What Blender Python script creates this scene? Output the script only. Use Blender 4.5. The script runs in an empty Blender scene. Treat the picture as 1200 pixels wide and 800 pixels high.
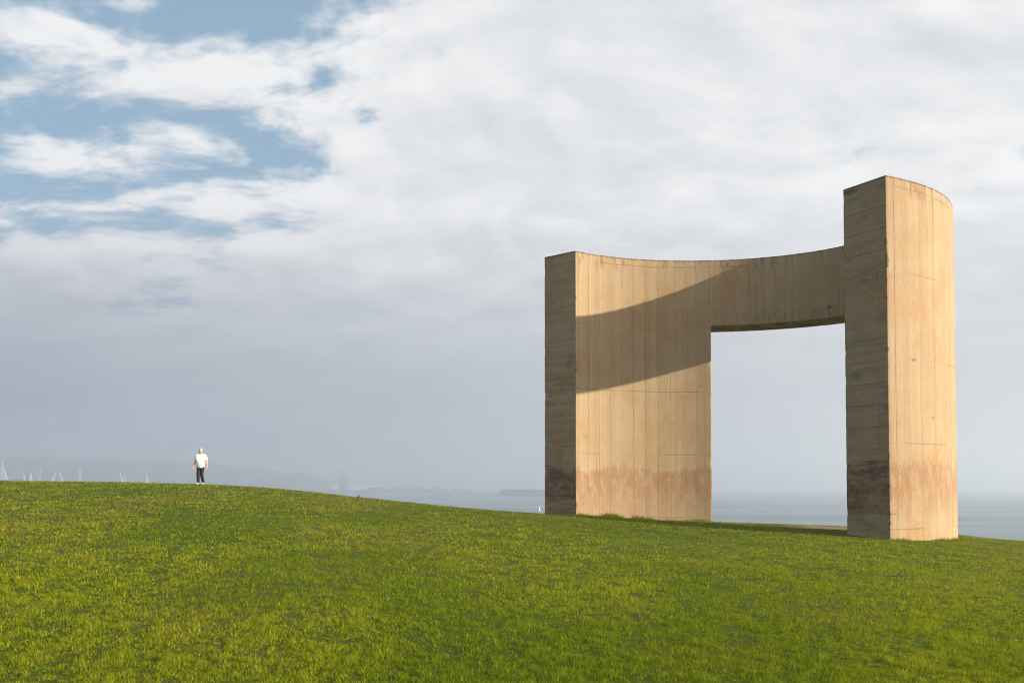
import bpy, bmesh, math, random
import numpy as np
from mathutils import Vector, Matrix, noise as mnoise

R = math.radians
random.seed(4)
rng = np.random.default_rng(11)
sc = bpy.context.scene
col = sc.collection

# ------------------------------------------------------------------ camera
F, HOR = 1100.0, 570.0          # focal length and horizon row, in photo pixels (1200 x 800)
cd = bpy.data.cameras.new('camera')
cd.sensor_width = 36.0
cd.lens = 36.0 * F / 1200.0
cd.shift_y = 134.0 / 1200.0
cd.clip_start, cd.clip_end = 0.1, 200000
cam = bpy.data.objects.new('camera', cd)
cam.location = (0, 0, 0)
cam.rotation_euler = (R(90 + 1.87), 0, 0)
col.objects.link(cam)
sc.camera = cam

# ------------------------------------------------------------------ light
SUN_EL, SUN_AZ = 12.5, 108.0     # azimuth clockwise from +Y (the viewing direction)
sd = Vector((math.sin(R(SUN_AZ)) * math.cos(R(SUN_EL)), math.cos(R(SUN_AZ)) * math.cos(R(SUN_EL)), math.sin(R(SUN_EL))))
sl = bpy.data.lights.new('sun', 'SUN')
sl.energy = 5.0
sl.angle = R(0.6)
sl.color = (1.0, 0.87, 0.66)
sun = bpy.data.objects.new('sun', sl)
sun.rotation_euler = sd.to_track_quat('Z', 'Y').to_euler()
sun.location = sd * 300
col.objects.link(sun)

sc.view_settings.view_transform = 'Standard'
sc.view_settings.look = 'None'
sc.view_settings.exposure = 1.1
sc.view_settings.gamma = 1.0
sc.view_settings.use_curve_mapping = False
sc.cycles.max_bounces = 6
sc.cycles.volume_bounces = 1
sc.cycles.use_denoising = True
sc.cycles.filter_width = 1.1


# ------------------------------------------------------------------ node helper
class NT:
    def __init__(self, tree):
        self.t, self.n, self.l = tree, tree.nodes, tree.links
        self.n.clear()

    def node(self, typ, **kw):
        n = self.n.new(typ)
        for k, v in kw.items():
            setattr(n, k, v)
        return n

    def put(self, sock, v):
        if hasattr(v, 'links') or isinstance(v, bpy.types.NodeSocket):
            self.l.new(v, sock)
        elif v is not None:
            if isinstance(v, (tuple, list)) and len(v) == 3 and sock.type == 'RGBA':
                v = (*v, 1)
            sock.default_value = v

    def math(self, op, a, b=None, c=None, clamp=False):
        n = self.node('ShaderNodeMath', operation=op, use_clamp=clamp)
        self.put(n.inputs[0], a)
        if b is not None: self.put(n.inputs[1], b)
        if c is not None: self.put(n.inputs[2], c)
        return n.outputs[0]

    def vec(self, op, a, b=None):
        n = self.node('ShaderNodeVectorMath', operation=op)
        self.put(n.inputs[0], a)
        if b is not None: self.put(n.inputs[1], b)
        return n.outputs[0]

    def xyz(self, x, y, z):
        n = self.node('ShaderNodeCombineXYZ')
        for i, v in enumerate((x, y, z)): self.put(n.inputs[i], v)
        return n.outputs[0]

    def sep(self, v):
        n = self.node('ShaderNodeSeparateXYZ')
        self.put(n.inputs[0], v)
        return n.outputs

    def step(self, v, lo, hi, to0=0.0, to1=1.0):
        n = self.node('ShaderNodeMapRange', interpolation_type='SMOOTHSTEP')
        self.put(n.inputs[0], v)
        for i, x in zip((1, 2, 3, 4), (lo, hi, to0, to1)): self.put(n.inputs[i], x)
        return n.outputs[0]

    def noise(self, v, scale, detail=4, rough=0.5, dist=0.0, dims='3D'):
        n = self.node('ShaderNodeTexNoise', noise_dimensions=dims)
        self.put(n.inputs['Vector'], v)
        self.put(n.inputs['Scale'], scale)
        self.put(n.inputs['Detail'], detail)
        self.put(n.inputs['Roughness'], rough)
        self.put(n.inputs['Distortion'], dist)
        return n.outputs[0]

    def mix(self, f, a, b, mode='MIX'):
        n = self.node('ShaderNodeMix', data_type='RGBA', blend_type=mode)
        self.put(n.inputs[0], f)
        self.put(n.inputs[6], a)
        self.put(n.inputs[7], b)
        return n.outputs[2]


# ------------------------------------------------------------------ world: Nishita sky behind a cloud layer
world = bpy.data.worlds.new('World')
sc.world = world
world.use_nodes = True
w = NT(world.node_tree)
SKY_STRENGTH = 0.12
tc = w.node('ShaderNodeTexCoord')
D = tc.outputs['Generated']
dx, dy, dz = w.sep(D)
sky = w.node('ShaderNodeTexSky', sky_type='NISHITA')
sky.sun_disc = False
sky.sun_elevation = R(SUN_EL)
sky.sun_rotation = R(SUN_AZ)
sky.air_density, sky.dust_density, sky.ozone_density = 1.0, 1.2, 1.0
den = w.math('ADD', w.math('MAXIMUM', dz, 0.0), 0.26)
P = w.xyz(w.math('DIVIDE', dx, den), w.math('DIVIDE', dy, den), 0.0)
S = 1.0 / SKY_STRENGTH


def k3(r, g, b):
    return (r * S * 0.92, g * S * 0.92, b * S * 0.92, 1)


# large sheets of stratus, breaking into puffs towards the left (away from the sun)
warp = w.noise(P, 1.3, 3, 0.5)
Pd = w.vec('ADD', P, w.xyz(w.math('MULTIPLY', warp, 0.40), w.math('MULTIPLY', warp, 0.30), 5.2))
shift = w.vec('ADD', w.vec('MULTIPLY', P, (-0.045, -0.045, 0.0)), (0.03, 0.0, 0.0))     # up and towards the sun


def sheet(v):
    nb_ = w.noise(v, 1.7, 9, 0.54)
    nf_ = w.noise(w.vec('MULTIPLY', v, (1.0, 1.35, 1.0)), 6.4, 10, 0.58)
    return w.math('ADD', w.math('MULTIPLY', w.math('SUBTRACT', nb_, 0.5), 1.25), w.math('MULTIPLY', w.math('SUBTRACT', nf_, 0.5), 1.05))


s0 = sheet(Pd)
s1 = sheet(w.vec('ADD', Pd, shift))
side = w.step(dx, -0.40, 0.0)
low = w.step(dz, 0.29, 0.17)
cover = w.math('ADD', w.math('ADD', s0, 0.455), w.math('ADD', w.math('MULTIPLY', side, 0.40), w.math('MULTIPLY', low, 0.30)))
alpha = w.step(cover, 0.45, 0.70)
relief = w.math('MULTIPLY', w.math('SUBTRACT', s0, s1), w.step(side, 0.0, 1.0, 1.5, 1.15))
thick = w.step(cover, 0.62, 1.05)
bright = w.math('SUBTRACT', w.math('ADD', w.step(side, 0.0, 1.0, 0.84, 0.92), relief), w.math('MULTIPLY', thick, 0.27), clamp=True)
cloud_col = w.mix(bright, k3(0.25, 0.265, 0.295), k3(0.475, 0.475, 0.478))
blue = w.mix(0.80, sky.outputs[0], k3(0.130, 0.205, 0.280))
c1 = w.mix(alpha, blue, cloud_col)
# thick humid air low down: paler towards the sun's side
murk_col = w.mix(w.step(dx, -0.55, 0.45), k3(0.148, 0.166, 0.212), k3(0.285, 0.30, 0.32))
nl = w.noise(w.vec('MULTIPLY', D, (1.0, 1.0, 4.5)), 2.2, 4, 0.5)
murk_col = w.mix(w.step(nl, 0.35, 0.7, 0.0, 0.30), murk_col, k3(0.33, 0.345, 0.365))
murk = w.math('MULTIPLY', w.step(dz, 0.30, 0.08), 0.94)
c2 = w.mix(murk, c1, murk_col)
# the veil of haze glows around the low sun
dn = w.node('ShaderNodeVectorMath', operation='DOT_PRODUCT')
w.put(dn.inputs[0], D); dn.inputs[1].default_value = sd
glow = w.math('POWER', w.math('MAXIMUM', dn.outputs['Value'], 0.0), 5.0)
c2 = w.mix(glow, c2, k3(1.35, 1.10, 0.78), 'ADD')
bg = w.node('ShaderNodeBackground')
w.put(bg.inputs[0], c2)
bg.inputs[1].default_value = SKY_STRENGTH
wo = w.node('ShaderNodeOutputWorld')
w.l.new(bg.outputs[0], wo.inputs[0])


# ------------------------------------------------------------------ helpers
def mat(name):
    m = bpy.data.materials.new(name)
    m.use_nodes = True
    return m, NT(m.node_tree)


def finish(nt, shader, disp=None):
    o = nt.node('ShaderNodeOutputMaterial')
    nt.l.new(shader, o.inputs['Surface'])


def plain(name, rgb, rough=0.8, var=0.12, scale=3.0, metal=0.0):
    m, n = mat(name)
    t = n.node('ShaderNodeTexCoord').outputs['Object']
    f = n.noise(t, scale, 5, 0.6)
    c = n.mix(f, tuple(x * (1 - var) for x in rgb), tuple(min(1, x * (1 + var)) for x in rgb))
    b = n.node('ShaderNodeBsdfPrincipled')
    n.put(b.inputs['Base Color'], c)
    b.inputs['Roughness'].default_value = rough
    b.inputs['Metallic'].default_value = metal
    finish(n, b.outputs[0])
    return m


def link(name, me, m=None, parent=None, loc=None):
    o = bpy.data.objects.new(name, me)
    col.objects.link(o)
    if m is not None and me is not None: me.materials.append(m)
    if parent is not None: o.parent = parent
    if loc is not None: o.location = loc
    return o


def tag(o, label=None, cat=None, group=None, kind=None):
    for k, v in (('label', label), ('category', cat), ('group', group), ('kind', kind)):
        if v: o[k] = v
    return o


def empty(name, loc, rz=0.0):
    o = bpy.data.objects.new(name, None)
    o.empty_display_size = 0.1
    o.location = loc
    o.rotation_euler = (0, 0, rz)
    col.objects.link(o)
    return o


def np_mesh(name, verts, faces, smooth=False):
    """verts (N,3), faces (M,k) all with k corners."""
    me = bpy.data.meshes.new(name)
    v = np.ascontiguousarray(verts, dtype=np.float32)
    f = np.ascontiguousarray(faces, dtype=np.int32)
    me.vertices.add(len(v)); me.vertices.foreach_set('co', v.ravel())
    me.loops.add(f.size); me.loops.foreach_set('vertex_index', f.ravel())
    me.polygons.add(len(f))
    me.polygons.foreach_set('loop_start', np.arange(0, f.size, f.shape[1], dtype=np.int32))
    me.polygons.foreach_set('use_smooth', np.full(len(f), smooth, dtype=bool))
    me.update(calc_edges=True)
    return me


class MB:
    """collects bars and boxes into one mesh"""
    def __init__(self):
        self.bm = bmesh.new()

    def bar(self, a, b, w0, w1=None, sides=4):
        a, b = Vector(a), Vector(b)
        w1 = w0 if w1 is None else w1
        d = (b - a).normalized()
        up = Vector((0, 0, 1)) if abs(d.z) < 0.95 else Vector((0, 1, 0))
        x = d.cross(up).normalized(); y = x.cross(d)
        rings = []
        for p, ww in ((a, w0), (b, w1)):
            rings.append([self.bm.verts.new(p + (x * math.cos(t) + y * math.sin(t)) * ww * 0.7071)
                          for t in [math.pi / sides + 2 * math.pi * i / sides for i in range(sides)]])
        for i in range(sides):
            j = (i + 1) % sides
            self.bm.faces.new((rings[0][i], rings[0][j], rings[1][j], rings[1][i]))
        self.bm.faces.new(rings[0][::-1]); self.bm.faces.new(rings[1])
        return self

    def box(self, lo, hi):
        x0, y0, z0 = lo; x1, y1, z1 = hi
        v = [self.bm.verts.new(p) for p in ((x0, y0, z0), (x1, y0, z0), (x1, y1, z0), (x0, y1, z0),
                                            (x0, y0, z1), (x1, y0, z1), (x1, y1, z1), (x0, y1, z1))]
        for f in ((0, 3, 2, 1), (4, 5, 6, 7), (0, 1, 5, 4), (1, 2, 6, 5), (2, 3, 7, 6), (3, 0, 4, 7)):
            self.bm.faces.new([v[i] for i in f])
        return self

    def build(self, name, m, parent=None, loc=None):
        me = bpy.data.meshes.new(name)
        bmesh.ops.recalc_face_normals(self.bm, faces=self.bm.faces)
        self.bm.to_mesh(me); self.bm.free()
        return link(name, me, m, parent, loc)


def hash2(ix, iy, seed):
    h = (ix.astype(np.int64) * 374761393 + iy.astype(np.int64) * 668265263 + seed * 1442695041) & 0xFFFFFFFF
    h = ((h ^ (h >> 13)) * 1274126177) & 0xFFFFFFFF
    return ((h ^ (h >> 16)) & 0xFFFF) / 65535.0


def vnoise(x, y, seed=0):
    ix, iy = np.floor(x), np.floor(y)
    fx, fy = x - ix, y - iy
    fx, fy = fx * fx * (3 - 2 * fx), fy * fy * (3 - 2 * fy)
    a, b = hash2(ix, iy, seed), hash2(ix + 1, iy, seed)
    c, d = hash2(ix, iy + 1, seed), hash2(ix + 1, iy + 1, seed)
    return (a * (1 - fx) + b * fx) * (1 - fy) + (c * (1 - fx) + d * fx) * fy


def fbm(x, y, seed=0, oct=4):
    s, amp, tot = 0.0, 1.0, 0.0
    for i in range(oct):
        s = s + amp * vnoise(x * 2 ** i + 17.3 * i, y * 2 ** i - 9.1 * i, seed + i)
        tot += amp; amp *= 0.55
    return s / tot


def W(px, d, z=0.0):
    """the point at depth d that the photo shows in column px"""
    return Vector(((px - 600) / F * d, d, z))


# ------------------------------------------------------------------ terrain
SEA = -30.0
CPX = np.array([-200, 0, 120, 240, 330, 450, 560, 640, 680, 775, 870, 985, 1120, 1160, 1200, 1400], float)
CY = np.array([562, 563, 565, 567.5, 573, 586, 597, 602.5, 604, 610, 613, 616.5, 626, 631.5, 634, 646], float)
CD = np.array([38, 35, 33.5, 32.5, 31.5, 30.5, 29.5, 29.5, 30, 31.5, 33, 34, 34, 33, 33, 32], float)


def smooth_interp(x, xp, fp):
    xs = np.arange(-200, 1401, 4.0)
    f = np.interp(xs, xp, fp)
    k = np.hanning(23); k /= k.sum()
    f = np.convolve(np.pad(f, 11, mode='edge'), k, 'valid')
    return np.interp(x, xs, f)


def terrain(x, y):
    x, y = np.asarray(x, float), np.asarray(y, float)
    d = np.maximum(y, 8.4)
    px = np.clip(600 + F * x / d, -200, 1400)
    yc, dc = smooth_interp(px, CPX, CY), smooth_interp(px, CPX, CD)
    inv = np.maximum(1 / d - 1 / dc, 0) / (1 / 8.4 - 1 / dc)
    yp = yc + (800 - yc) * inv ** 1.2
    z = -(yp - HOR) / F * d - 0.0004 * np.clip(d - dc, 0, 7) ** 2 - 0.012 * np.maximum(d - np.where(px < 380, 47.5, 41), 0) ** 2
    z = z - 0.011 * np.maximum(np.abs(x) - 75, 0) ** 2 - 0.011 * np.maximum(-y - 60, 0) ** 2
    fade = np.clip((d - 6) / 12, 0.3, 1)
    z = z + fade * (0.05 * (fbm(x * 0.45, y * 0.45, 3, 3) - 0.5) + 0.02 * (fbm(x * 1.7, y * 1.7, 8, 2) - 0.5))
    return np.maximum(z, SEA - 6)


def T(x, y):
    return float(terrain(np.array([x]), np.array([y]))[0])


def soil_mask(x, y):
    """worn bare earth where people walk round the feet of the monument"""
    n = fbm(x * 1.3, y * 1.3, 21, 4) - 0.5
    a = 1 - np.hypot((x - 10.9) / 2.3, (y - 31.6) / 1.7)
    b = 1 - np.hypot((x - 5.4) / 4.6, (y - 34.9) / 0.9)
    return np.clip((np.maximum(a, b * 0.8) + n * 0.9) * 2.2, 0, 1)


def dry_mask(x, y):
    return np.clip((fbm(x * 0.55, y * 0.33, 31, 4) - 0.44) * 5, 0, 1)


def lush_mask(x, y):
    return np.clip((fbm(x * 0.35 + 5, y * 0.22, 47, 4) - 0.50) * 6, 0, 1)


def axis(*segs):
    a = []
    for lo, hi, st in segs:
        a.append(np.arange(lo, hi, st))
    return np.concatenate(a + [[segs[-1][1]]])


gx = axis((-135, -40, 3.0), (-40, 40, 0.33), (40, 135, 3.0))
gy = axis((-115, 4, 4.0), (4, 62, 0.27), (62, 115, 2.5))
GX, GY = np.meshgrid(gx, gy)
GZ = terrain(GX, GY)
V = np.stack([GX.ravel(), GY.ravel(), GZ.ravel()], 1)
nx, ny = len(gx), len(gy)
ii = (np.arange(ny - 1)[:, None] * nx + np.arange(nx - 1)[None, :]).ravel()
gm = np_mesh('ground', V, np.stack([ii, ii + 1, ii + nx + 1, ii + nx], 1), True)
for nm, fn in (('soil', soil_mask), ('dry', dry_mask), ('lush', lush_mask)):
    at = gm.attributes.new(nm, 'FLOAT', 'POINT')
    at.data.foreach_set('value', fn(V[:, 0], V[:, 1]).astype(np.float32))
m_ground, n = mat('turf soil')
tco = n.node('ShaderNodeTexCoord').outputs['Object']


def attr(n, name, out='Fac'):
    return n.node('ShaderNodeAttribute', attribute_name=name).outputs[out]


f1 = n.noise(tco, 6.0, 6, 0.7)
f2 = n.noise(tco, 45.0, 3, 0.6)
g = n.mix(f1, (0.030, 0.050, 0.005), (0.075, 0.105, 0.010))
g = n.mix(n.math('MULTIPLY', attr(n, 'dry'), 0.4), g, (0.11, 0.100, 0.024))
g = n.mix(n.math('MULTIPLY', f2, 0.45), g, (0.022, 0.026, 0.008))
s_ = n.mix(f1, (0.20, 0.145, 0.085), (0.30, 0.225, 0.145))
g = n.mix(n.step(attr(n, 'soil'), 0.35, 0.75), g, s_)
b = n.node('ShaderNodeBsdfPrincipled')
n.put(b.inputs['Base Color'], g)
b.inputs['Roughness'].default_value = 0.95
b.inputs['Specular IOR Level'].default_value = 0.1
bp = n.node('ShaderNodeBump')
bp.inputs['Strength'].default_value = 0.8
bp.inputs['Distance'].default_value = 0.03
n.put(bp.inputs['Height'], f2)
n.l.new(bp.outputs[0], b.inputs['Normal'])
finish(n, b.outputs[0])
ground = tag(link('ground', gm, m_ground), 'short green turf hilltop falling away to the sea', kind='structure')

# ------------------------------------------------------------------ sea
m_sea, n = mat('sea water')
tco = n.node('ShaderNodeTexCoord').outputs['Object']
h1 = n.noise(n.vec('MULTIPLY', tco, (1.0, 1.8, 1.0)), 0.10, 6, 0.6)
h2 = n.noise(n.vec('MULTIPLY', tco, (0.5, 1.0, 1.0)), 0.006, 3, 0.5)
b = n.node('ShaderNodeBsdfPrincipled')
n.put(b.inputs['Base Color'], n.mix(h2, (0.055, 0.095, 0.125), (0.075, 0.115, 0.145)))
n.put(b.inputs['Roughness'], n.step(h2, 0.35, 0.65, 0.28, 0.42))
b.inputs['IOR'].default_value = 1.33
bp = n.node('ShaderNodeBump')
bp.inputs['Strength'].default_value = 0.6
bp.inputs['Distance'].default_value = 1.2
n.put(bp.inputs['Height'], h1)
n.l.new(bp.outputs[0], b.inputs['Normal'])
finish(n, b.outputs[0])
rad = [0, 200, 600, 1500, 3000, 6000, 12000, 24000, 45000]
vs, fs = [(0, 0, SEA)], []
NS = 48
for r in rad[1:]:
    vs += [(r * math.cos(2 * math.pi * i / NS), r * math.sin(2 * math.pi * i / NS), SEA) for i in range(NS)]
for k in range(len(rad) - 1):
    for i in range(NS):
        j = (i + 1) % NS
        if k == 0: fs.append((0, 1 + i, 1 + j))
        else:
            a0, b0 = 1 + (k - 1) * NS, 1 + k * NS
            fs.append((a0 + i, b0 + i, b0 + j, a0 + j))
me = bpy.data.meshes.new('sea'); me.from_pydata(vs, [], fs)
tag(link('sea', me, m_sea), 'calm grey blue sea fading into haze', kind='structure')

# ------------------------------------------------------------------ concrete monument (plain curved wall and lintel)
CX, CYc, AO, BO, TH = 6.8, 31.3, 7.5, 6.1, 1.5
ZT, ZL, ZB = 8.7, 6.15, -3.2
TH_R0, TH_R1 = R(-61), R(-20)       # pier on the sunny side
TH_L0, TH_L1 = R(82), R(138)        # broad wall on the far side
th = np.concatenate([np.linspace(TH_R0, TH_R1, 41)[:-1], np.linspace(TH_R1, TH_L0, 101)[:-1], np.linspace(TH_L0, TH_L1, 61)])
zz = np.concatenate([np.linspace(ZB, ZL, 75)[:-1], np.linspace(ZL, ZT, 21)])


def wall_pt(t, outer):
    k = 0 if outer else TH
    return CX + (AO - k) * math.cos(t), CYc + (BO - k) * math.sin(t)


arc = [0.0]
for i in range(1, len(th)):
    a, c = wall_pt(th[i - 1], True), wall_pt(th[i], True)
    arc.append(arc[-1] + math.hypot(c[0] - a[0], c[1] - a[1]))
solid = {}
for i in range(len(th) - 1):
    tm = (th[i] + th[i + 1]) / 2
    for j in range(len(zz) - 1):
        zm = (zz[j] + zz[j + 1]) / 2
        solid[i, j] = zm > ZL or tm < TH_R1 or tm > TH_L0
bm = bmesh.new()
uv = bm.loops.layers.uv.new('UVMap')
cache = {}


def vert(i, j, o):
    if (i, j, o) not in cache:
        x, y = wall_pt(th[i], o)
        cache[i, j, o] = bm.verts.new((x, y, zz[j]))
    return cache[i, j, o]


def face(keys, kind):
    f = bm.faces.new([vert(*k) for k in keys])
    for lp, (i, j, o) in zip(f.loops, keys):
        if kind == 'side': lp[uv].uv = (arc[i] + (40 if o else 0), zz[j])
        elif kind == 'cap': lp[uv].uv = (zz[j] + 100 + (7 if i else 0), TH if o else 0)
        else: lp[uv].uv = (arc[i] + 200, TH if o else 0)
    f.smooth = kind == 'side'


for (i, j), s in solid.items():
    if not s: continue
    face([(i, j, True), (i + 1, j, True), (i + 1, j + 1, True), (i, j + 1, True)], 'side')
    face([(i + 1, j, False), (i, j, False), (i, j + 1, False), (i + 1, j + 1, False)], 'side')
    if not solid.get((i - 1, j)): face([(i, j, False), (i, j, True), (i, j + 1, True), (i, j + 1, False)], 'cap')
    if not solid.get((i + 1, j)): face([(i + 1, j, True), (i + 1, j, False), (i + 1, j + 1, False), (i + 1, j + 1, True)], 'cap')
    if not solid.get((i, j + 1)): face([(i, j + 1, True), (i + 1, j + 1, True), (i + 1, j + 1, False), (i, j + 1, False)], 'flat')
    if not solid.get((i, j - 1)): face([(i, j, False), (i + 1, j, False), (i + 1, j, True), (i, j, True)], 'flat')
bmesh.ops.recalc_face_normals(bm, faces=bm.faces)
bm.normal_update()
for q in [q for q in bm.verts if any(len(e.link_faces) == 2 and e.calc_face_angle() > 0.7 for e in q.link_edges)]:
    c1_ = mnoise.noise(q.co * 2.3) * 0.6 + mnoise.noise(q.co * 6.1) * 0.4
    q.co -= q.normal * (0.004 * (1 + mnoise.noise(q.co * 9.0)) + 0.022 * min(max((c1_ - 0.22) * 3, 0), 1))
me = bpy.data.meshes.new('concrete_monument')
bm.to_mesh(me); bm.free()

m_con, n = mat('board marked concrete')
uvn = n.node('ShaderNodeUVMap', uv_map='UVMap').outputs[0]
u, v, _ = n.sep(uvn)
obj_p = n.node('ShaderNodeTexCoord').outputs['Object']
px_, py_, pz_ = n.sep(obj_p)


def board(width, wob):
    uu = n.math('DIVIDE', n.math('ADD', u, n.math('MULTIPLY', wob, 0.02)), width)
    fl = n.math('FLOOR', uu)
    fr = n.math('ABSOLUTE', n.math('SUBTRACT', n.math('SUBTRACT', uu, fl), 0.5))
    wn = n.node('ShaderNodeTexWhiteNoise', noise_dimensions='1D')
    n.put(wn.inputs['W'], fl)
    return wn.outputs[0], fr


wob = n.noise(uvn, 1.1, 3, 0.5)
r1, e1 = board(0.62, wob)
r2, e2 = board(0.125, wob)
seam1 = n.step(e1, 0.478, 0.497)
seam2 = n.step(e2, 0.43, 0.5)
patchy = n.noise(uvn, 0.55, 4, 0.6)
seam1 = n.math('MULTIPLY', seam1, n.step(n.math('ADD', n.math('MULTIPLY', r1, 0.6), n.math('MULTIPLY', n.noise(uvn, 0.8, 3, 0.6), 0.7)), 0.42, 0.75))
streak = n.noise(n.vec('MULTIPLY', uvn, (9.0, 0.55, 1.0)), 1.0, 6, 0.62)
grain = n.noise(n.vec('MULTIPLY', uvn, (60.0, 3.5, 1.0)), 1.0, 4, 0.6)
blot = n.noise(obj_p, 0.75, 6, 0.62)
fine = n.noise(obj_p, 14.0, 5, 0.65)
c = n.mix(n.step(blot, 0.30, 0.72), (0.395, 0.300, 0.188), (0.335, 0.226, 0.126))
c = n.mix(n.step(streak, 0.30, 0.72, 0.0, 0.55), c, (0.445, 0.355, 0.238))
c = n.mix(n.math('MULTIPLY', r2, 0.40), c, (0.250, 0.182, 0.112))
c = n.mix(n.math('MULTIPLY', r1, 0.14), c, (0.29, 0.19, 0.10))
# rusty orange bleeding out of the pour
rust = n.step(n.noise(n.vec('ADD', obj_p, (3.1, 0, 7.7)), 0.55, 6, 0.68), 0.48, 0.68)
c = n.mix(n.math('MULTIPLY', n.math('MULTIPLY', rust, n.step(streak, 0.34, 0.62)), 0.78), c, (0.345, 0.165, 0.068))
c = n.mix(n.math('MULTIPLY', n.step(grain, 0.3, 0.7), 0.34), c, (0.24, 0.175, 0.11))
# seams, pour joints
jz = n.math('ADD', v, n.math('MULTIPLY', n.math('SUBTRACT', n.noise(uvn, 0.6, 4, 0.6), 0.5), 0.07))
jf = n.math('ABSOLUTE', n.math('SUBTRACT', n.math('FRACT', n.math('DIVIDE', jz, 2.4)), 0.5))
joint = n.math('MULTIPLY', n.step(jf, 0.004, 0.014, 1.0, 0.0), n.step(n.noise(uvn, 0.45, 3, 0.6), 0.40, 0.60))
c = n.mix(n.math('MULTIPLY', n.math('MAXIMUM', seam1, n.math('MULTIPLY', joint, 0.28)), 0.66), c, (0.085, 0.058, 0.036))
c = n.mix(n.math('MULTIPLY', seam2, n.math('MULTIPLY', r2, 0.3)), c, (0.17, 0.115, 0.07))
# a scrubbed and overpainted band near the ground
lowf = n.noise(n.vec('ADD', obj_p, (0.0, 4.0, 11.0)), 0.7, 3, 0.5)
edge = n.math('ADD', pz_, n.math('ADD', n.math('MULTIPLY', n.math('SUBTRACT', n.noise(uvn, 1.6, 6, 0.72), 0.5), 0.55),
                                 n.math('ADD', n.math('MULTIPLY', n.math('SUBTRACT', r1, 0.5), 0.22), n.math('ADD', n.math('MULTIPLY', n.math('SUBTRACT', lowf, 0.5), 0.9), n.math('MULTIPLY', n.math('SUBTRACT', streak, 0.5), 0.8)))))
band = n.math('MULTIPLY', n.step(edge, 0.72, 0.60), n.step(n.math('ADD', edge, n.math('MULTIPLY', streak, 1.2)), -0.55, 0.60))
band = n.math('MULTIPLY', band, n.step(n.noise(n.vec('MULTIPLY', uvn, (3.2, 1.6, 1)), 1.0, 7, 0.75), 0.36, 0.60, 0.12, 1.0))
c = n.mix(n.math('MULTIPLY', band, 0.72), c, (0.250, 0.130, 0.070))
cap_ = n.math('MULTIPLY', n.math('GREATER_THAN', u, 80.0), n.math('LESS_THAN', u, 190.0))
c = n.mix(n.math('MULTIPLY', n.math('MULTIPLY', band, cap_), 0.6), c, (0.085, 0.055, 0.042))
# spalls where the steel sits close to the face
vor = n.node('ShaderNodeTexVoronoi', feature='F1')
n.put(vor.inputs['Vector'], n.vec('MULTIPLY', uvn, (0.24, 0.95, 1.0)))
vor.inputs['Scale'].default_value = 1.0
spall = n.step(n.math('ADD', vor.outputs['Distance'], n.math('MULTIPLY', n.math('SUBTRACT', n.noise(uvn, 7.0, 4, 0.7), 0.5), 0.16)), 0.070, 0.030)
c = n.mix(n.math('MULTIPLY', spall, 0.6), c, (0.105, 0.055, 0.032))
# grime: blackened top edge with runs, soot patches on the boards
topd = n.math('SUBTRACT', ZT, pz_)
run = n.noise(n.vec('MULTIPLY', uvn, (4.5, 0.8, 1.0)), 1.0, 6, 0.7)
grime = n.math('MULTIPLY', n.step(topd, 0.75, 0.0), n.step(run, 0.50, 0.68))
grime = n.math('MAXIMUM', grime, n.math('MULTIPLY', n.step(topd, 0.10, 0.02), n.step(run, 0.34, 0.55)))
low_e = n.math('MULTIPLY', n.step(n.math('ABSOLUTE', n.math('SUBTRACT', pz_, ZL + 0.22)), 0.4, 0.0), n.step(run, 0.49, 0.63))
ua = n.math('SUBTRACT', u, n.math('MULTIPLY', n.math('GREATER_THAN', u, 35.0), 40.0))
low_e = n.math('MULTIPLY', low_e, n.math('MULTIPLY', n.step(ua, float(arc[40]), float(arc[40]) + 0.6), n.step(ua, float(arc[140]) + 0.5, float(arc[140]) - 0.9)))
soot = n.step(n.noise(n.vec('ADD', obj_p, (9.0, 2.0, 0.0)), 1.6, 7, 0.72), 0.635, 0.71)
isflat = n.math('GREATER_THAN', u, 190.0)
iscap = n.math('MULTIPLY', n.math('GREATER_THAN', u, 80.0), n.math('LESS_THAN', u, 190.0))
capg = n.math('MULTIPLY', iscap, n.step(n.noise(n.vec('MULTIPLY', uvn, (2.2, 0.9, 1)), 1.0, 7, 0.72), 0.50, 0.66))
under = n.math('MULTIPLY', isflat, n.step(n.noise(uvn, 1.2, 5, 0.7), 0.45, 0.6))
# chipped arrises
ed_side = n.math('MINIMUM', ua, n.math('SUBTRACT', float(arc[-1]), ua))
ed_cap = n.math('MINIMUM', v, n.math('SUBTRACT', TH, v))
mixed = n.math('ADD', n.math('MULTIPLY', ed_side, n.math('LESS_THAN', u, 80.0)), n.math('MULTIPLY', ed_cap, iscap))
mixed = n.math('ADD', mixed, n.math('MULTIPLY', isflat, 9.0))
chn = n.noise(obj_p, 2.6, 6, 0.72)
chip = n.step(n.math('ADD', mixed, n.math('MULTIPLY', n.math('SUBTRACT', 0.64, chn), 0.9)), 0.10, 0.02)
dark = n.math('MAXIMUM', n.math('MAXIMUM', grime, n.math('MULTIPLY', low_e, 0.5)), n.math('MULTIPLY', soot, 0.55))
dark = n.math('MAXIMUM', dark, n.math('MAXIMUM', n.math('MULTIPLY', capg, 0.40), n.math('MULTIPLY', under, 0.7)))
dark = n.math('MAXIMUM', dark, n.math('MULTIPLY', chip, 0.9))
c = n.mix(n.math('MULTIPLY', dark, 0.85), c, (0.060, 0.045, 0.034))
c = n.mix(n.math('MULTIPLY', n.step(fine, 0.35, 0.75), 0.16), c, (0.16, 0.115, 0.075))
b = n.node('ShaderNodeBsdfPrincipled')
n.put(b.inputs['Base Color'], c)
b.inputs['Roughness'].default_value = 0.9
b.inputs['Specular IOR Level'].default_value = 0.2
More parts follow.
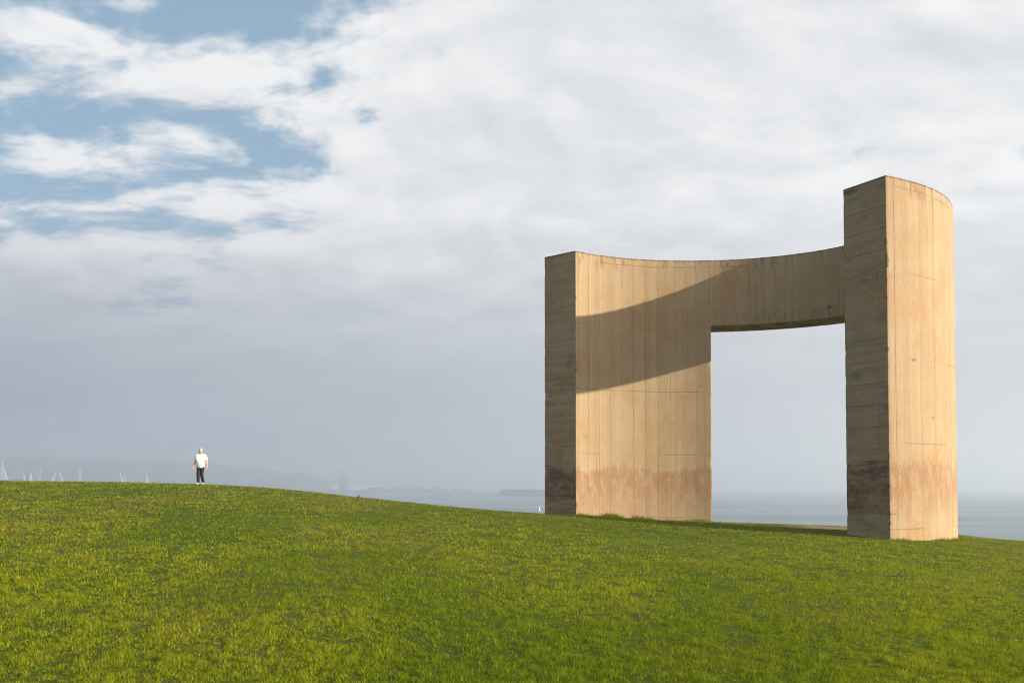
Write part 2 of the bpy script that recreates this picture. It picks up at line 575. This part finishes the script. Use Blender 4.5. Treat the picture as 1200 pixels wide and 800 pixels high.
hgt = n.math('ADD', n.math('MULTIPLY', r2, 0.25), n.math('ADD', n.math('MULTIPLY', r1, 0.35), n.math('MULTIPLY', grain, 0.25)))
hgt = n.math('SUBTRACT', n.math('ADD', hgt, n.math('MULTIPLY', fine, 0.5)), n.math('MULTIPLY', n.math('MAXIMUM', n.math('MAXIMUM', seam1, joint), chip), 0.9))
bp = n.node('ShaderNodeBump')
bp.inputs['Strength'].default_value = 0.55
bp.inputs['Distance'].default_value = 0.022
n.put(bp.inputs['Height'], hgt)
n.l.new(bp.outputs[0], b.inputs['Normal'])
finish(n, b.outputs[0])
mon = link('concrete_monument', me, m_con)
bv = mon.modifiers.new('bevel', 'BEVEL')
bv.width, bv.segments, bv.limit_method, bv.angle_limit = 0.018, 2, 'ANGLE', R(40)
tag(mon, 'tall curved board-marked concrete monument, two massive supports joined by a lintel, on the grass', 'monument')

# ------------------------------------------------------------------ grass
N = 1250000
inv = rng.uniform(1 / 66.0, 1 / 6.4, N)
gd = 1 / inv
gxp = rng.uniform(-0.78, 0.78, N) * gd
keep = soil_mask(gxp, gd) < rng.uniform(0.25, 1.0, N)
# nothing grows inside the concrete
ang = np.arctan2((gd - CYc) / BO, (gxp - CX) / AO)
ro = np.hypot((gd - CYc) / BO, (gxp - CX) / AO)
ri = np.hypot((gd - CYc) / (BO - TH), (gxp - CX) / (AO - TH))
inside = (ro < 1) & (ri > 1) & (((ang > TH_R0) & (ang < TH_R1)) | ((ang > TH_L0) & (ang < TH_L1)))
keep &= ~inside
gxp, gd = gxp[keep], gd[keep]
N = len(gd)


def blades(name, x, y, length, width, lean, colr, mtl):
    n_ = len(x)
    z = terrain(x, y)
    a = rng.uniform(0, 2 * np.pi, n_)
    la = rng.uniform(0, 2 * np.pi, n_)
    base = np.stack([x, y, z - 0.004], 1)
    side = np.stack([np.cos(a) * width, np.sin(a) * width, np.zeros(n_)], 1) * 0.5
    tip = base + np.stack([np.cos(la) * np.sin(lean) * length, np.sin(la) * np.sin(lean) * length, np.cos(lean) * length], 1)
    v_ = np.stack([base - side, base + side, tip], 1).reshape(-1, 3)
    me_ = np_mesh(name, v_, np.arange(n_ * 3).reshape(-1, 3))
    at_ = me_.attributes.new('tint', 'FLOAT_COLOR', 'POINT')
    c4 = np.ones((n_, 3, 4), np.float32)
    c4[:, :, :3] = colr[:, None, :]
    at_.data.foreach_set('color', c4.ravel())
    return link(name, me_, mtl)


def grass_colour(x, y):
    n_ = len(x)
    dry, lush = dry_mask(x, y), lush_mask(x, y)
    clump = 0.45 * fbm(x * 4.0, y * 4.0, 77, 2) + 0.55 * fbm(x * 13.0, y * 13.0, 91, 2)
    t = rng.uniform(0, 1, n_)
    g0 = np.array([0.152, 0.215, 0.010]); g1 = np.array([0.300, 0.330, 0.020]); g2 = np.array([0.085, 0.175, 0.008])
    st = np.array([0.360, 0.270, 0.055])
    c_ = g0 + (g1 - g0) * np.clip(t * 0.7 + (clump - 0.4) * 1.2, 0, 1)[:, None]
    c_ = c_ + (g2 - c_) * (lush * rng.uniform(0.2, 0.9, n_))[:, None]
    straw = rng.uniform(0, 1, n_) < 0.04 + 0.22 * dry * (1 - 0.7 * lush)
    c_[straw] = st * rng.uniform(0.6, 1.15, (straw.sum(), 1))
    tuft = fbm(x * 34.0, y * 34.0, 55, 2)
    return c_ * (rng.uniform(0.6, 1.25, n_) * (0.60 + 0.95 * tuft))[:, None], clump


m_grass, n = mat('grass blade')
tint = attr(n, 'tint', 'Color')
d1 = n.node('ShaderNodeBsdfDiffuse')
n.put(d1.inputs[0], tint)
t1 = n.node('ShaderNodeBsdfTranslucent')
n.put(t1.inputs[0], n.mix(0.5, tint, (0.27, 0.285, 0.008)))
mx = n.node('ShaderNodeMixShader')
mx.inputs[0].default_value = 0.40
n.l.new(d1.outputs[0], mx.inputs[1]); n.l.new(t1.outputs[0], mx.inputs[2])
finish(n, mx.outputs[0])

cc, clump = grass_colour(gxp, gd)
length = rng.uniform(0.020, 0.046, N) * (0.30 + 1.5 * np.clip((clump - 0.30) * 2.4, 0, 1.2)) * np.clip(1.10 - 0.008 * gd, 0.80, 1)
width = rng.uniform(0.0045, 0.010, N) * np.maximum(gd / 9.0, 0.8) ** 0.92
lean = np.abs(rng.normal(0.62, 0.32, N))
tag(blades('grass', gxp, gd, length, width, lean, cc, m_grass), 'short uneven mown grass covering the hilltop', 'grass', kind='stuff')


# longer grass left unmown along the feet of the concrete
def foot_grass(t0, t1, outer, count, hmax):
    t = rng.uniform(t0, t1, count)
    k = (0 if outer else TH)
    off = np.abs(rng.normal(0, 0.16, count)) * (1 if outer else -1) + (0.01 if outer else -0.01)
    x = CX + (AO - k + off) * np.cos(t)
    y = CYc + (BO - k + off) * np.sin(t)
    dens = fbm(t * 9, t * 0 + 3, 5, 3)
    kp = rng.uniform(0.25, 0.7, count) < dens
    return x[kp], y[kp], (0.04 + (hmax - 0.04) * rng.uniform(0, 1, kp.sum()) ** 1.8) * (0.4 + dens[kp])


parts = [foot_grass(TH_L0, TH_L1, False, 4500, 0.17), foot_grass(R(104), R(126), False, 2200, 0.30),
         foot_grass(TH_R0, TH_R1, True, 3500, 0.15)]
fx = np.concatenate([p[0] for p in parts]); fy = np.concatenate([p[1] for p in parts]); fl = np.concatenate([p[2] for p in parts])
fc, _ = grass_colour(fx, fy)
tag(blades('long_grass', fx, fy, fl, rng.uniform(0.008, 0.016, len(fx)), np.abs(rng.normal(0.35, 0.25, len(fx))),
           fc * np.array([0.62, 0.70, 0.8]), m_grass), 'longer dark grass tufts growing against the foot of the monument', 'grass', kind='stuff')

# tiny white daisies scattered in the lawn
m_daisy = plain('daisy petals', (0.78, 0.77, 0.72), 0.7)
nd = 60
dd = 1 / rng.uniform(1 / 40.0, 1 / 8.0, nd)
dxp = rng.uniform(-0.6, 0.6, nd) * dd
vs, fs = [], []
for x, y, z in zip(dxp, dd, terrain(dxp, dd)):
    r0 = rng.uniform(0.006, 0.009); h = rng.uniform(0.03, 0.05); i0 = len(vs)
    tl = rng.uniform(-0.4, 0.4, 2)
    vs.append((x, y, z + h))
    vs += [(x + r0 * math.cos(q), y + r0 * math.sin(q), z + h + r0 * (0.25 + tl[0] * math.cos(q) + tl[1] * math.sin(q)))
           for q in [2 * math.pi * i / 7 for i in range(7)]]
    fs += [(i0, i0 + 1 + i, i0 + 1 + (i + 1) % 7) for i in range(7)]
me = bpy.data.meshes.new('daisies'); me.from_pydata(vs, [], fs)
tag(link('daisies', me, m_daisy), 'tiny white daisies dotted through the lawn', 'flowers', kind='stuff')


# ------------------------------------------------------------------ the man walking on the crest
m_skin = plain('skin', (0.50, 0.30, 0.22), 0.6, 0.06)
m_shirt = plain('white cotton', (0.80, 0.80, 0.79), 0.85, 0.03)
m_trou = plain('black cloth', (0.006, 0.006, 0.007), 0.85, 0.2)
m_shoe = plain('white trainer', (0.70, 0.68, 0.64), 0.6, 0.05)
m_hair = plain('white hair', (0.66, 0.60, 0.52), 0.8, 0.1)
m_beard = plain('grey beard', (0.16, 0.12, 0.10), 0.85, 0.2)
m_eye = plain('eye', (0.03, 0.025, 0.02), 0.3, 0.1)


def skinned(name, chains, m, parent, root=0, sub=2):
    """chains: lists of (key, (x,y,z), (rx,ry)) joined where keys repeat"""
    bm_ = bmesh.new()
    lay = bm_.verts.layers.skin.verify()
    vv = {}
    for ch in chains:
        prev = None
        for item in ch:
            key = item[0]
            if key not in vv:
                q = bm_.verts.new(item[1]); vv[key] = q
                q[lay].radius = item[2] if isinstance(item[2], tuple) else (item[2], item[2])
                q[lay].use_root = len(vv) == 1
            if prev is not None: bm_.edges.new((prev, vv[key]))
            prev = vv[key]
    me_ = bpy.data.meshes.new(name)
    bm_.to_mesh(me_); bm_.free()
    o = link(name, me_, m, parent)
    sk = o.modifiers.new('skin', 'SKIN'); sk.use_smooth_shade = True
    sb = o.modifiers.new('sub', 'SUBSURF'); sb.levels = sub; sb.render_levels = sub
    return o


px0, pd0 = 235.0, 46.0
pp = W(px0, pd0); pp.z = T(pp.x, pp.y) + 0.012
man = empty('person', pp, R(-4))
tag(man, 'person in white T-shirt and black trousers walking on the grass crest', 'person')
arms = []
for s, ey, wy in ((-1, -0.02, -0.16), (1, 0.07, 0.10)):
    sh = [('ch',), (f's{s}', (0.185 * s, 0.0, 1.43), 0.070), (f'e{s}', (0.262 * s, ey + 0.03, 1.16), 0.050),
          (f'w{s}', (0.280 * s, wy, 0.925), 0.032), (f'p{s}', (0.280 * s, wy - 0.015, 0.865), (0.026, 0.036))]
    arms.append(sh)
    kb = Vector((0.280 * s, wy - 0.015, 0.865))
    for i, (oy, ln) in enumerate(((-0.032, 0.075), (-0.011, 0.085), (0.011, 0.080), (0.030, 0.062))):
        arms.append([(f'p{s}',), (f'k{s}{i}', tuple(kb + Vector((0, oy, -0.040))), 0.0095),
                     (f'm{s}{i}', tuple(kb + Vector((-0.008 * s, oy * 1.1, -0.040 - ln * 0.55))), 0.0085),
                     (f't{s}{i}', tuple(kb + Vector((-0.030 * s, oy * 1.1, -0.040 - ln))), 0.007)])
    arms.append([(f'p{s}',), (f'u{s}', tuple(kb + Vector((-0.012 * s, -0.042, -0.002))), 0.011), (f'v{s}', tuple(kb + Vector((-0.022 * s, -0.056, -0.042))), 0.009)])
body = [[('pe', (0, 0.0, 0.96), (0.16, 0.13)), ('be', (0, -0.03, 1.12), (0.175, 0.155)), ('ch', (0, 0, 1.37), (0.165, 0.125)),
         ('nb', (0, 0.015, 1.49), 0.070), ('nk', (0, 0.0, 1.545), 0.060), ('jw', (0, -0.025, 1.60), (0.070, 0.085)),
         ('h1', (0, -0.012, 1.665), (0.080, 0.100)), ('h2', (0, 0.0, 1.715), (0.078, 0.095)), ('h3', (0, 0.006, 1.75), (0.045, 0.058))],
        [('jw',), ('no', (0, -0.118, 1.635), 0.014)]] + arms
for s, ky, ay in ((-1, -0.14, -0.16), (1, -0.03, 0.22)):
    body.append([('pe',), (f'hp{s}', (0.095 * s, 0, 0.88), 0.095), (f'kn{s}', (0.064 * s, ky, 0.50), 0.062), (f'an{s}', (0.044 * s, ay, 0.10), 0.042),
                 (f'to{s}', (0.048 * s, ay - 0.12, 0.045), 0.036)])
skinned('body', body, m_skin, man)
tr = [[('pe', (0, 0, 0.97), (0.185, 0.155)), ('cr', (0, 0.0, 0.90), (0.185, 0.15))]]
for s, ky, ay in ((-1, -0.14, -0.16), (1, -0.03, 0.22)):
    tr.append([('cr',), (f'hp{s}', (0.080 * s, 0, 0.80), 0.112), (f'kn{s}', (0.064 * s, ky, 0.50), 0.088), (f'an{s}', (0.044 * s, ay + 0.01, 0.14), 0.076),
               (f'hm{s}', (0.044 * s, ay + 0.01, 0.075), 0.078)])
skinned('trousers', tr, m_trou, man)
shirt = [[('hm', (0, -0.01, 0.755), (0.205, 0.185)), ('be', (0, -0.035, 1.06), (0.235, 0.215)), ('ch', (0, 0.0, 1.34), (0.205, 0.165)),
          ('co', (0, 0.012, 1.475), (0.105, 0.085))]]
for s, ey in ((-1, -0.02), (1, 0.07)):
    shirt.append([('ch',), (f's{s}', (0.20 * s, 0.0, 1.415), 0.100), (f'v{s}', (0.252 * s, ey * 0.7 + 0.02, 1.235), 0.088), (f'q{s}', (0.260 * s, ey * 0.8 + 0.02, 1.195), 0.085)])
skinned('shirt', shirt, m_shirt, man)
for s, ay in ((-1, -0.16), (1, 0.22)):
    lift = 0.0 if s < 0 else 0.012
    skinned('shoe', [[('h', (0.044 * s, ay + 0.045, 0.050 + lift), (0.045, 0.050)), ('m', (0.046 * s, ay - 0.06, 0.044 + lift), (0.050, 0.044)),
                      ('t', (0.052 * s, ay - 0.175, 0.036), (0.047, 0.036))]], m_shoe, man)


def blob(name, c, r, m, parent, cut=None, seg=16):
    bm_ = bmesh.new()
    bmesh.ops.create_uvsphere(bm_, u_segments=seg, v_segments=seg - 4, radius=1.0)
    for q in bm_.verts: q.co = Vector((q.co.x * r[0], q.co.y * r[1], q.co.z * r[2])) + Vector(c)
    if cut: bmesh.ops.delete(bm_, geom=[q for q in bm_.verts if cut(q.co)], context='VERTS')
    for f in bm_.faces: f.smooth = True
    me_ = bpy.data.meshes.new(name); bm_.to_mesh(me_); bm_.free()
    return link(name, me_, m, parent)


blob('hair', (0, 0.008, 1.70), (0.083, 0.104, 0.088), m_hair, man, lambda p: p.z < 1.72 - 0.9 * (p.y - 0.0) and p.y < 0.03 and p.z < 1.735 or p.z < 1.62)
blob('beard', (0, -0.045, 1.580), (0.066, 0.064, 0.048), m_beard, man)
for s in (-1, 1):
    blob('eye', (0.028 * s, -0.100, 1.668), (0.010, 0.008, 0.007), m_eye, man, seg=8)
    blob('ear', (0.080 * s, 0.004, 1.650), (0.012, 0.022, 0.032), m_skin, man, seg=8)

# small dark bird on the slope
bp0 = W(420, 29.8); bp0.z = T(bp0.x, bp0.y)
m_bird = plain('dark feathers', (0.02, 0.018, 0.017), 0.7)
bird = tag(empty('bird', bp0, R(40)), 'small dark bird standing on the grass slope below the crest', 'bird')
bird.scale = (0.5, 0.5, 0.5)
skinned('body', [[('t', (0, 0.15, 0.075), (0.022, 0.010)), ('r', (0, 0.07, 0.105), (0.034, 0.032)), ('b', (0, 0.0, 0.125), (0.050, 0.055)), ('c', (0, -0.06, 0.155), 0.040),
                  ('n', (0, -0.085, 0.195), 0.024), ('h', (0, -0.10, 0.225), 0.028), ('k', (0, -0.155, 0.222), 0.007)],
                 [('b',), ('l1', (0.02, 0.0, 0.06), 0.007), ('f1', (0.02, -0.01, 0.0), 0.006)], [('b',), ('l2', (-0.02, 0.0, 0.06), 0.007), ('f2', (-0.02, -0.01, 0.0), 0.006)]], m_bird, bird)

# ------------------------------------------------------------------ across the bay
m_rock = plain('harbour rock', (0.10, 0.095, 0.085), 0.95, 0.35, 0.03)
m_hill = plain('far woodland', (0.045, 0.060, 0.035), 0.95, 0.4, 0.004)
m_pale = plain('pale sheeting', (0.62, 0.61, 0.58), 0.7, 0.08, 0.05)
m_steel = plain('dark steel', (0.055, 0.06, 0.065), 0.6, 0.2, 0.1)
m_white = plain('white painted steel', (0.72, 0.70, 0.67), 0.5, 0.08, 0.1)
m_pink = plain('faded red steel', (0.55, 0.36, 0.32), 0.6, 0.15, 0.1)
m_quay = plain('quay concrete', (0.24, 0.23, 0.21), 0.9, 0.2, 0.02)


def ridge(name, p0, p1, width, top, m, n_=60, seed=0, end0=0.05, end1=0.05, rough=0.25, base=SEA - 4):
    """a bank of land or rubble between two points; top(t) gives its crest height above the sea"""
    p0, p1 = Vector(p0), Vector(p1)
    d = (p1 - p0); side_ = Vector((d.y, -d.x, 0)).normalized()
    prof = [(-1.0, 0.0), (-0.55, 0.62), (-0.22, 0.95), (0.0, 1.0), (0.22, 0.95), (0.55, 0.62), (1.0, 0.0)]
    vs_, fs_ = [], []
    r_ = random.Random(seed)
    for i in range(n_ + 1):
        t = i / n_
        e = min(1, t / end0 if end0 else 1, (1 - t) / end1 if end1 else 1)
        e = math.sqrt(max(e, 0.0))
        c0 = p0 + d * t
        hh = top(t) * e
        for k, (a, hz) in enumerate(prof):
            jit = 1 + r_.uniform(-rough, rough) * (0.3 if k == 3 else 1)
            q = c0 + side_ * (a * width * (0.35 + 0.65 * e) * jit)
            vs_.append((q.x, q.y, (base if k in (0, 6) else SEA + hh * hz * (1 + r_.uniform(-rough, rough) * 0.25))))
    m_ = len(prof)
    for i in range(n_):
        for k in range(m_ - 1):
            fs_.append((i * m_ + k, i * m_ + k + 1, (i + 1) * m_ + k + 1, (i + 1) * m_ + k))
    me_ = bpy.data.meshes.new(name); me_.from_pydata(vs_, [], fs_)
    for f in me_.polygons: f.use_smooth = True
    o = link(name, me_, m)
    return o


def on_sea(px, y):
    """where the photo's pixel lies on the water"""
    d = -SEA * F / (y - HOR)
    return W(px, d, SEA)


# hills behind the port
def hill_top(t):
    px = -260 + 670 * t
    yy = np.interp(px, [-260, 0, 60, 150, 250, 330, 410], [535, 537, 536, 540, 543, 551, 566])
    return (HOR - yy) / F * 4700 - SEA + 6 * math.sin(px * 0.11) + 4 * math.sin(px * 0.29)


tag(ridge('hills', W(-260, 4700, SEA), W(410, 4700, SEA), 700, hill_top, m_hill, 90, 2, 0.02, 0.02), 'low wooded hills behind the port fading into haze', kind='structure')

# harbour bank with its mounds
tag(ridge('breakwater', on_sea(300, 577.6), on_sea(556, 578.2), 40, lambda t: 15 + 2 * math.sin(t * 40), m_rock, 80, 5, 0.02, 0.04),
    'long dark harbour bank carrying rounded mounds and a steel tower', 'breakwater', 'breakwaters across the bay')
MID = 'middling round dark mound in the middle of the row on the harbour bank'
MOUNDS = ('small low dark mound on the harbour bank below the foot of the hills', 'round dark mound beside the steel tower, on the hill side of it',
          'broadest dark mound on the harbour bank, next to the steel tower on its seaward side', MID, MID,
          'narrow peaked dark mound, tallest of the row, behind the thin mole', 'low flat dark mound at the outer end of the harbour bank')
for k, (px, wd, top) in enumerate(((347, 30, 19), (375, 46, 26), (441, 60, 27), (468, 52, 27), (490, 50, 26), (511, 40, 28), (536, 46, 20))):
    c0 = W(px, 4130, SEA)
    bm_ = bmesh.new()
    bmesh.ops.create_uvsphere(bm_, u_segments=20, v_segments=12, radius=1.0)
    r_ = random.Random(k)
    for q in bm_.verts:
        j = 1 + r_.uniform(-0.06, 0.06)
        q.co = Vector((q.co.x * wd * j, q.co.y * wd * 0.8 * j, max(q.co.z, -0.2) * top * j))
    for f in bm_.faces: f.smooth = True
    me_ = bpy.data.meshes.new('earth_mound'); bm_.to_mesh(me_); bm_.free()
    tag(link('earth_mound', me_, m_hill, None, c0), MOUNDS[k], 'mound', 'mounds along the harbour bank')
tag(ridge('breakwater', on_sea(505, 582), on_sea(592, 579.4), 22, lambda t: 7 - 2 * t, m_rock, 50, 6, 0.03, 0.05),
    'low thin mole tapering across the water in front of the mounds', 'breakwater', 'breakwaters across the bay')
tag(ridge('breakwater', on_sea(585, 580.6), on_sea(819, 584), 34, lambda t: 22 - 5 * t, m_rock, 90, 7, 0.03, 0.06),
    'broad outer breakwater running behind the monument with a sloping tip', 'breakwater', 'breakwaters across the bay')

# small light at the tip
bl = on_sea(801, 583.6)
lh = tag(empty('harbour_light', (bl.x, bl.y, SEA + 15)), 'small harbour light near the sloping tip of the outer breakwater', 'beacon')
MB().bar((0, 0, 0), (0, 0, 6.5), 3.2, 2.2, 10).build('tower', m_white, lh)
MB().bar((0, 0, 6.5), (0, 0, 7.2), 3.4, 3.4, 10).bar((0, 0, 7.2), (0, 0, 9.0), 1.8, 1.6, 10).bar((0, 0, 9.0), (0, 0, 10.2), 2.2, 0.3, 10).build('lantern', m_steel, lh)

# steel tower in the harbour bank
c0 = W(402, 4110, SEA + 12)
tw = tag(empty('ship_unloader', c0), 'tall dark steel unloading tower standing among the harbour mounds', 'port crane')
mb = MB()
for sx in (-16, -5, 6, 18):
    for sy in (-9, 9):
        mb.bar((sx, sy, 0), (sx * 0.8, sy * 0.7, 62 if abs(sx) < 10 else 50), 3.0)
mb.build('leg', m_steel, tw)
mb = MB()
for z in (12, 26, 40, 52):
    mb.bar((-16, 0, z), (17, 0, z), 3.0)
for z in (12, 26, 40):
    mb.bar((-14, 0, z), (6, 0, z + 13), 1.8).bar((16, 0, z), (-5, 0, z + 13), 1.8)
mb.build('bracing', m_steel, tw)
MB().bar((-36, 0, 56), (34, 0, 57), 3.6).bar((-36, 0, 56), (-4, 0, 74), 1.4).bar((34, 0, 57), (3, 0, 74), 1.4).build('boom', m_steel, tw)
mb = MB().bar((-6, 0, 62), (-4, 0, 92), 2.6).bar((6, 0, 62), (4, 0, 92), 2.6)
for z in (72, 82, 91): mb.bar((-6, 0, z), (6, 0, z), 2.4)
mb.build('mast', m_steel, tw)
MB().box((-9, -5, 8), (7, 5, 28)).build('machine_house', m_steel, tw)

# long pale sheds behind the mounds
for i, (a, b_, top, lab) in enumerate(((318, 398, 568.0, 'long pale shed behind the mounds, beside the foot of the hills'),
                                      (410, 446, 568.3, 'shorter pale shed behind the mounds, beside the steel tower'))):
    d = 4400
    pa, pb = W(a, d, SEA), W(b_, d, SEA)
    hh = (HOR - top) / F * d - SEA
    cx = (pa.x + pb.x) / 2; L = (pb.x - pa.x) / 2
    sh = tag(empty('port_shed', (cx, d, SEA - 1)), lab, 'shed', 'pale sheds on the port')
    MB().box((-L, -20, 0), (L, 20, hh - 6)).build('wall', m_pale, sh)
    bm_ = bmesh.new()
    vv = [bm_.verts.new(p) for p in ((-L - 2, -22, hh - 5.9), (L + 2, -22, hh - 5.9), (L + 2, 22, hh - 5.9), (-L - 2, 22, hh - 5.9), (-L - 2, 0, hh), (L + 2, 0, hh))]
    for f in ((0, 1, 5, 4), (2, 3, 4, 5), (0, 4, 3), (1, 2, 5), (0, 3, 2, 1)): bm_.faces.new([vv[q] for q in f])
    me_ = bpy.data.meshes.new('roof'); bm_.to_mesh(me_); bm_.free()
    link('roof', me_, m_pale, sh)

# quay and its cranes behind the crest on the left
QD = 2800
qa, qb = W(-140, QD, SEA), W(300, QD, SEA)
q_ = MB().box((qa.x, QD - 60, SEA - 5), (qb.x, QD + 160, SEA + 5)).build('quay', m_quay)
tag(q_, 'concrete quay of the port below the hills', kind='structure')


def crane(px, jibs, m, label, tower=None, d=QD):
    """jibs: list of ((px, y) foot, (px, y) tip, width) seen in the photo, on a portal standing on the quay"""
    s_ = d / F
    o = tag(empty('harbour_crane', W(px, d, SEA + 5)), label, 'crane', 'cranes on the far quay')
    top = -SEA - 5 + (HOR - 561) * s_
    mb = MB()
    for sx in (-1, 1):
        for sy in (-1, 1):
            mb.bar((8 * sx, 8 * sy, 0), (4 * sx, 4 * sy, 18), 1.8)
    for sx in (-1, 1):
        mb.bar((6.5 * sx, -6.5, 6), (6.5 * sx, 6.5, 6), 1.0)
        mb.bar((-4, 4 * sx, 18), (4, 4 * sx, 18), 1.6); mb.bar((4 * sx, -4, 18), (4 * sx, 4, 18), 1.6)
    mb.build('portal', m, o)
    MB().box((-5, -5, 18.2), (5, 5, 25)).box((-3, -7, 20), (0, -4.8, 24)).build('machine_house', m, o)
    ttop = top if tower is None else -SEA - 5 + (HOR - tower) * s_
    mb = MB()
    for sx in (-1, 1):
        for sy in (-1, 1):
            mb.bar((3 * sx, 3 * sy, 25), (1.4 * sx, 1.4 * sy, ttop), 1.3)
    nlev = max(3, int((ttop - 25) / 7))
    for k in range(nlev):
        z0 = 25 + (ttop - 25) * k / nlev; z1 = 25 + (ttop - 25) * (k + 1) / nlev
        for sy in (-1, 1): mb.bar((-2.4, 2 * sy, z0), (2.0, 2 * sy, z1), 0.9)
    mb.build('tower', m, o)
    for (fx_, fy_), (tx, ty), wd in jibs:
        a = Vector(((fx_ - px) * s_, 0, -SEA - 5 + (HOR - fy_) * s_)); b2 = Vector(((tx - px) * s_, 0, -SEA - 5 + (HOR - ty) * s_))
        mb = MB()
        for sy in (-1, 1):
            mb.bar(a + Vector((0, wd * 0.8 * sy, 0)), b2 + Vector((0, 0.3 * sy, 0)), wd * 0.55, 0.7)
        mb.bar(a + Vector((wd, 0, -wd)), b2, wd * 0.5, 0.6)
        for k in range(6):
            t0, t1 = k / 6, (k + 1) / 6
            mb.bar(a.lerp(b2, t0) + Vector((0, wd * 0.8 * (1 - t0), 0)), a.lerp(b2, t1) - Vector((0, wd * 0.8 * (1 - t1), 0)), 0.7)
        mb.build('jib', m, o)
    return o


crane(5, [((1, 562), (3.6, 538), 2.6), ((8.5, 562), (3.2, 545), 2.6)], m_white, 'tallest white crane with crossing jibs at the crest behind the left end of the grass', 556)
crane(29, [((29.5, 561), (27, 552), 1.6)], m_white, 'short white crane with a single jib beside the dark slanting jib', 560)
crane(32, [((31, 559), (41.5, 540.5), 1.7)], m_steel, 'dark crane with a long slanting jib among pale cranes', 560)
crane(36, [((37, 562), (35, 552), 2.2)], m_white, 'white crane with a steep stubby jib right behind the dark slanting jib', 556)
crane(45.5, [((44.5, 562), (42, 553), 2.2), ((46, 561), (49, 547), 2.6)], m_pink, 'faded red crane with two spread jibs beside the dark slanting jib', 557)
crane(62, [((62, 562), (66, 552), 1.6)], m_white, 'white crane with one jib leaning towards its mirrored neighbour', 560)
crane(73, [((73, 562), (69, 552), 1.6), ((80, 562), (76, 556), 1.2)], m_white, 'white crane with one jib leaning back over the water beside its mirrored neighbour', 560)
crane(93, [((92, 563), (91.8, 547), 3.0), ((95, 563), (94.2, 548), 2.2)], m_pink, 'upright faded red tower crane standing alone between the white cranes and the walker', 549)
crane(143, [((144, 565), (140, 552), 1.7), ((146, 565), (147, 554), 1.4)], m_white, 'thin pale crane with two narrow jibs between the red tower crane and the walker', 560)
crane(172, [((175, 566), (170, 553), 1.6), ((172, 566), (172, 556), 1.6)], m_white, 'thin pale crane nearest to the walking person', 561)

# little white boat on the bay
bw = on_sea(632.5, 598.5)
boat = tag(empty('sailing_boat', (bw.x, bw.y, SEA), R(70)), 'tiny white sailing boat on the bay beside the monument', 'boat')
bm_ = bmesh.new()
rings = []
for t, hw, zb in ((-3.2, 0.7, 0.0), (-1.5, 1.15, -0.3), (0.6, 1.2, -0.35), (2.4, 0.75, -0.1), (3.6, 0.06, 0.5)):
    rings.append([bm_.verts.new(p) for p in ((t, -hw, 0.85), (t, -hw * 0.75, zb + 0.1), (t, 0, zb - 0.15), (t, hw * 0.75, zb + 0.1), (t, hw, 0.85))])
for a, c in zip(rings, rings[1:]):
    for k in range(4): bm_.faces.new((a[k], a[k + 1], c[k + 1], c[k]))
    bm_.faces.new((a[4], a[0], c[0], c[4]))
bm_.faces.new(rings[0])
bmesh.ops.recalc_face_normals(bm_, faces=bm_.faces)
me_ = bpy.data.meshes.new('hull'); bm_.to_mesh(me_); bm_.free()
link('hull', me_, m_white, boat)
MB().box((-1.6, -0.6, 0.84), (1.0, 0.6, 1.35)).build('cabin', m_white, boat)
MB().bar((0.6, 0, 0.8), (0.6, 0, 7.4), 0.14, 0.08, 6).build('mast', m_steel, boat)
me_ = bpy.data.meshes.new('sail')
me_.from_pydata([(0.48, 0.0, 1.9), (-2.7, 0.25, 1.9), (0.5, 0, 7.2), (-0.6, 0.32, 3.8), (0.48, 0.04, 1.85), (-2.7, 0.29, 1.85), (0.5, 0.04, 7.15), (-0.6, 0.36, 3.75)], [],
                [(0, 1, 3), (1, 2, 3), (2, 0, 3), (5, 4, 7), (6, 5, 7), (4, 6, 7)])
link('sail', me_, m_white, boat)

# ------------------------------------------------------------------ the air
m_haze = bpy.data.materials.new('haze')
m_haze.use_nodes = True
n = NT(m_haze.node_tree)
pv = n.node('ShaderNodeVolumePrincipled')
pv.inputs['Color'].default_value = (0.67, 0.75, 0.86, 1)
pv.inputs['Density'].default_value = 5.0e-4
pv.inputs['Anisotropy'].default_value = 0.5
o = n.node('ShaderNodeOutputMaterial')
n.l.new(pv.outputs[0], o.inputs['Volume'])
m_haze.cycles.homogeneous_volume = True
hz = MB().box((-46000, -46000, SEA - 12), (46000, 46000, 152)).build('haze', m_haze)
tag(hz, 'pale sea haze over the bay', kind='stuff')
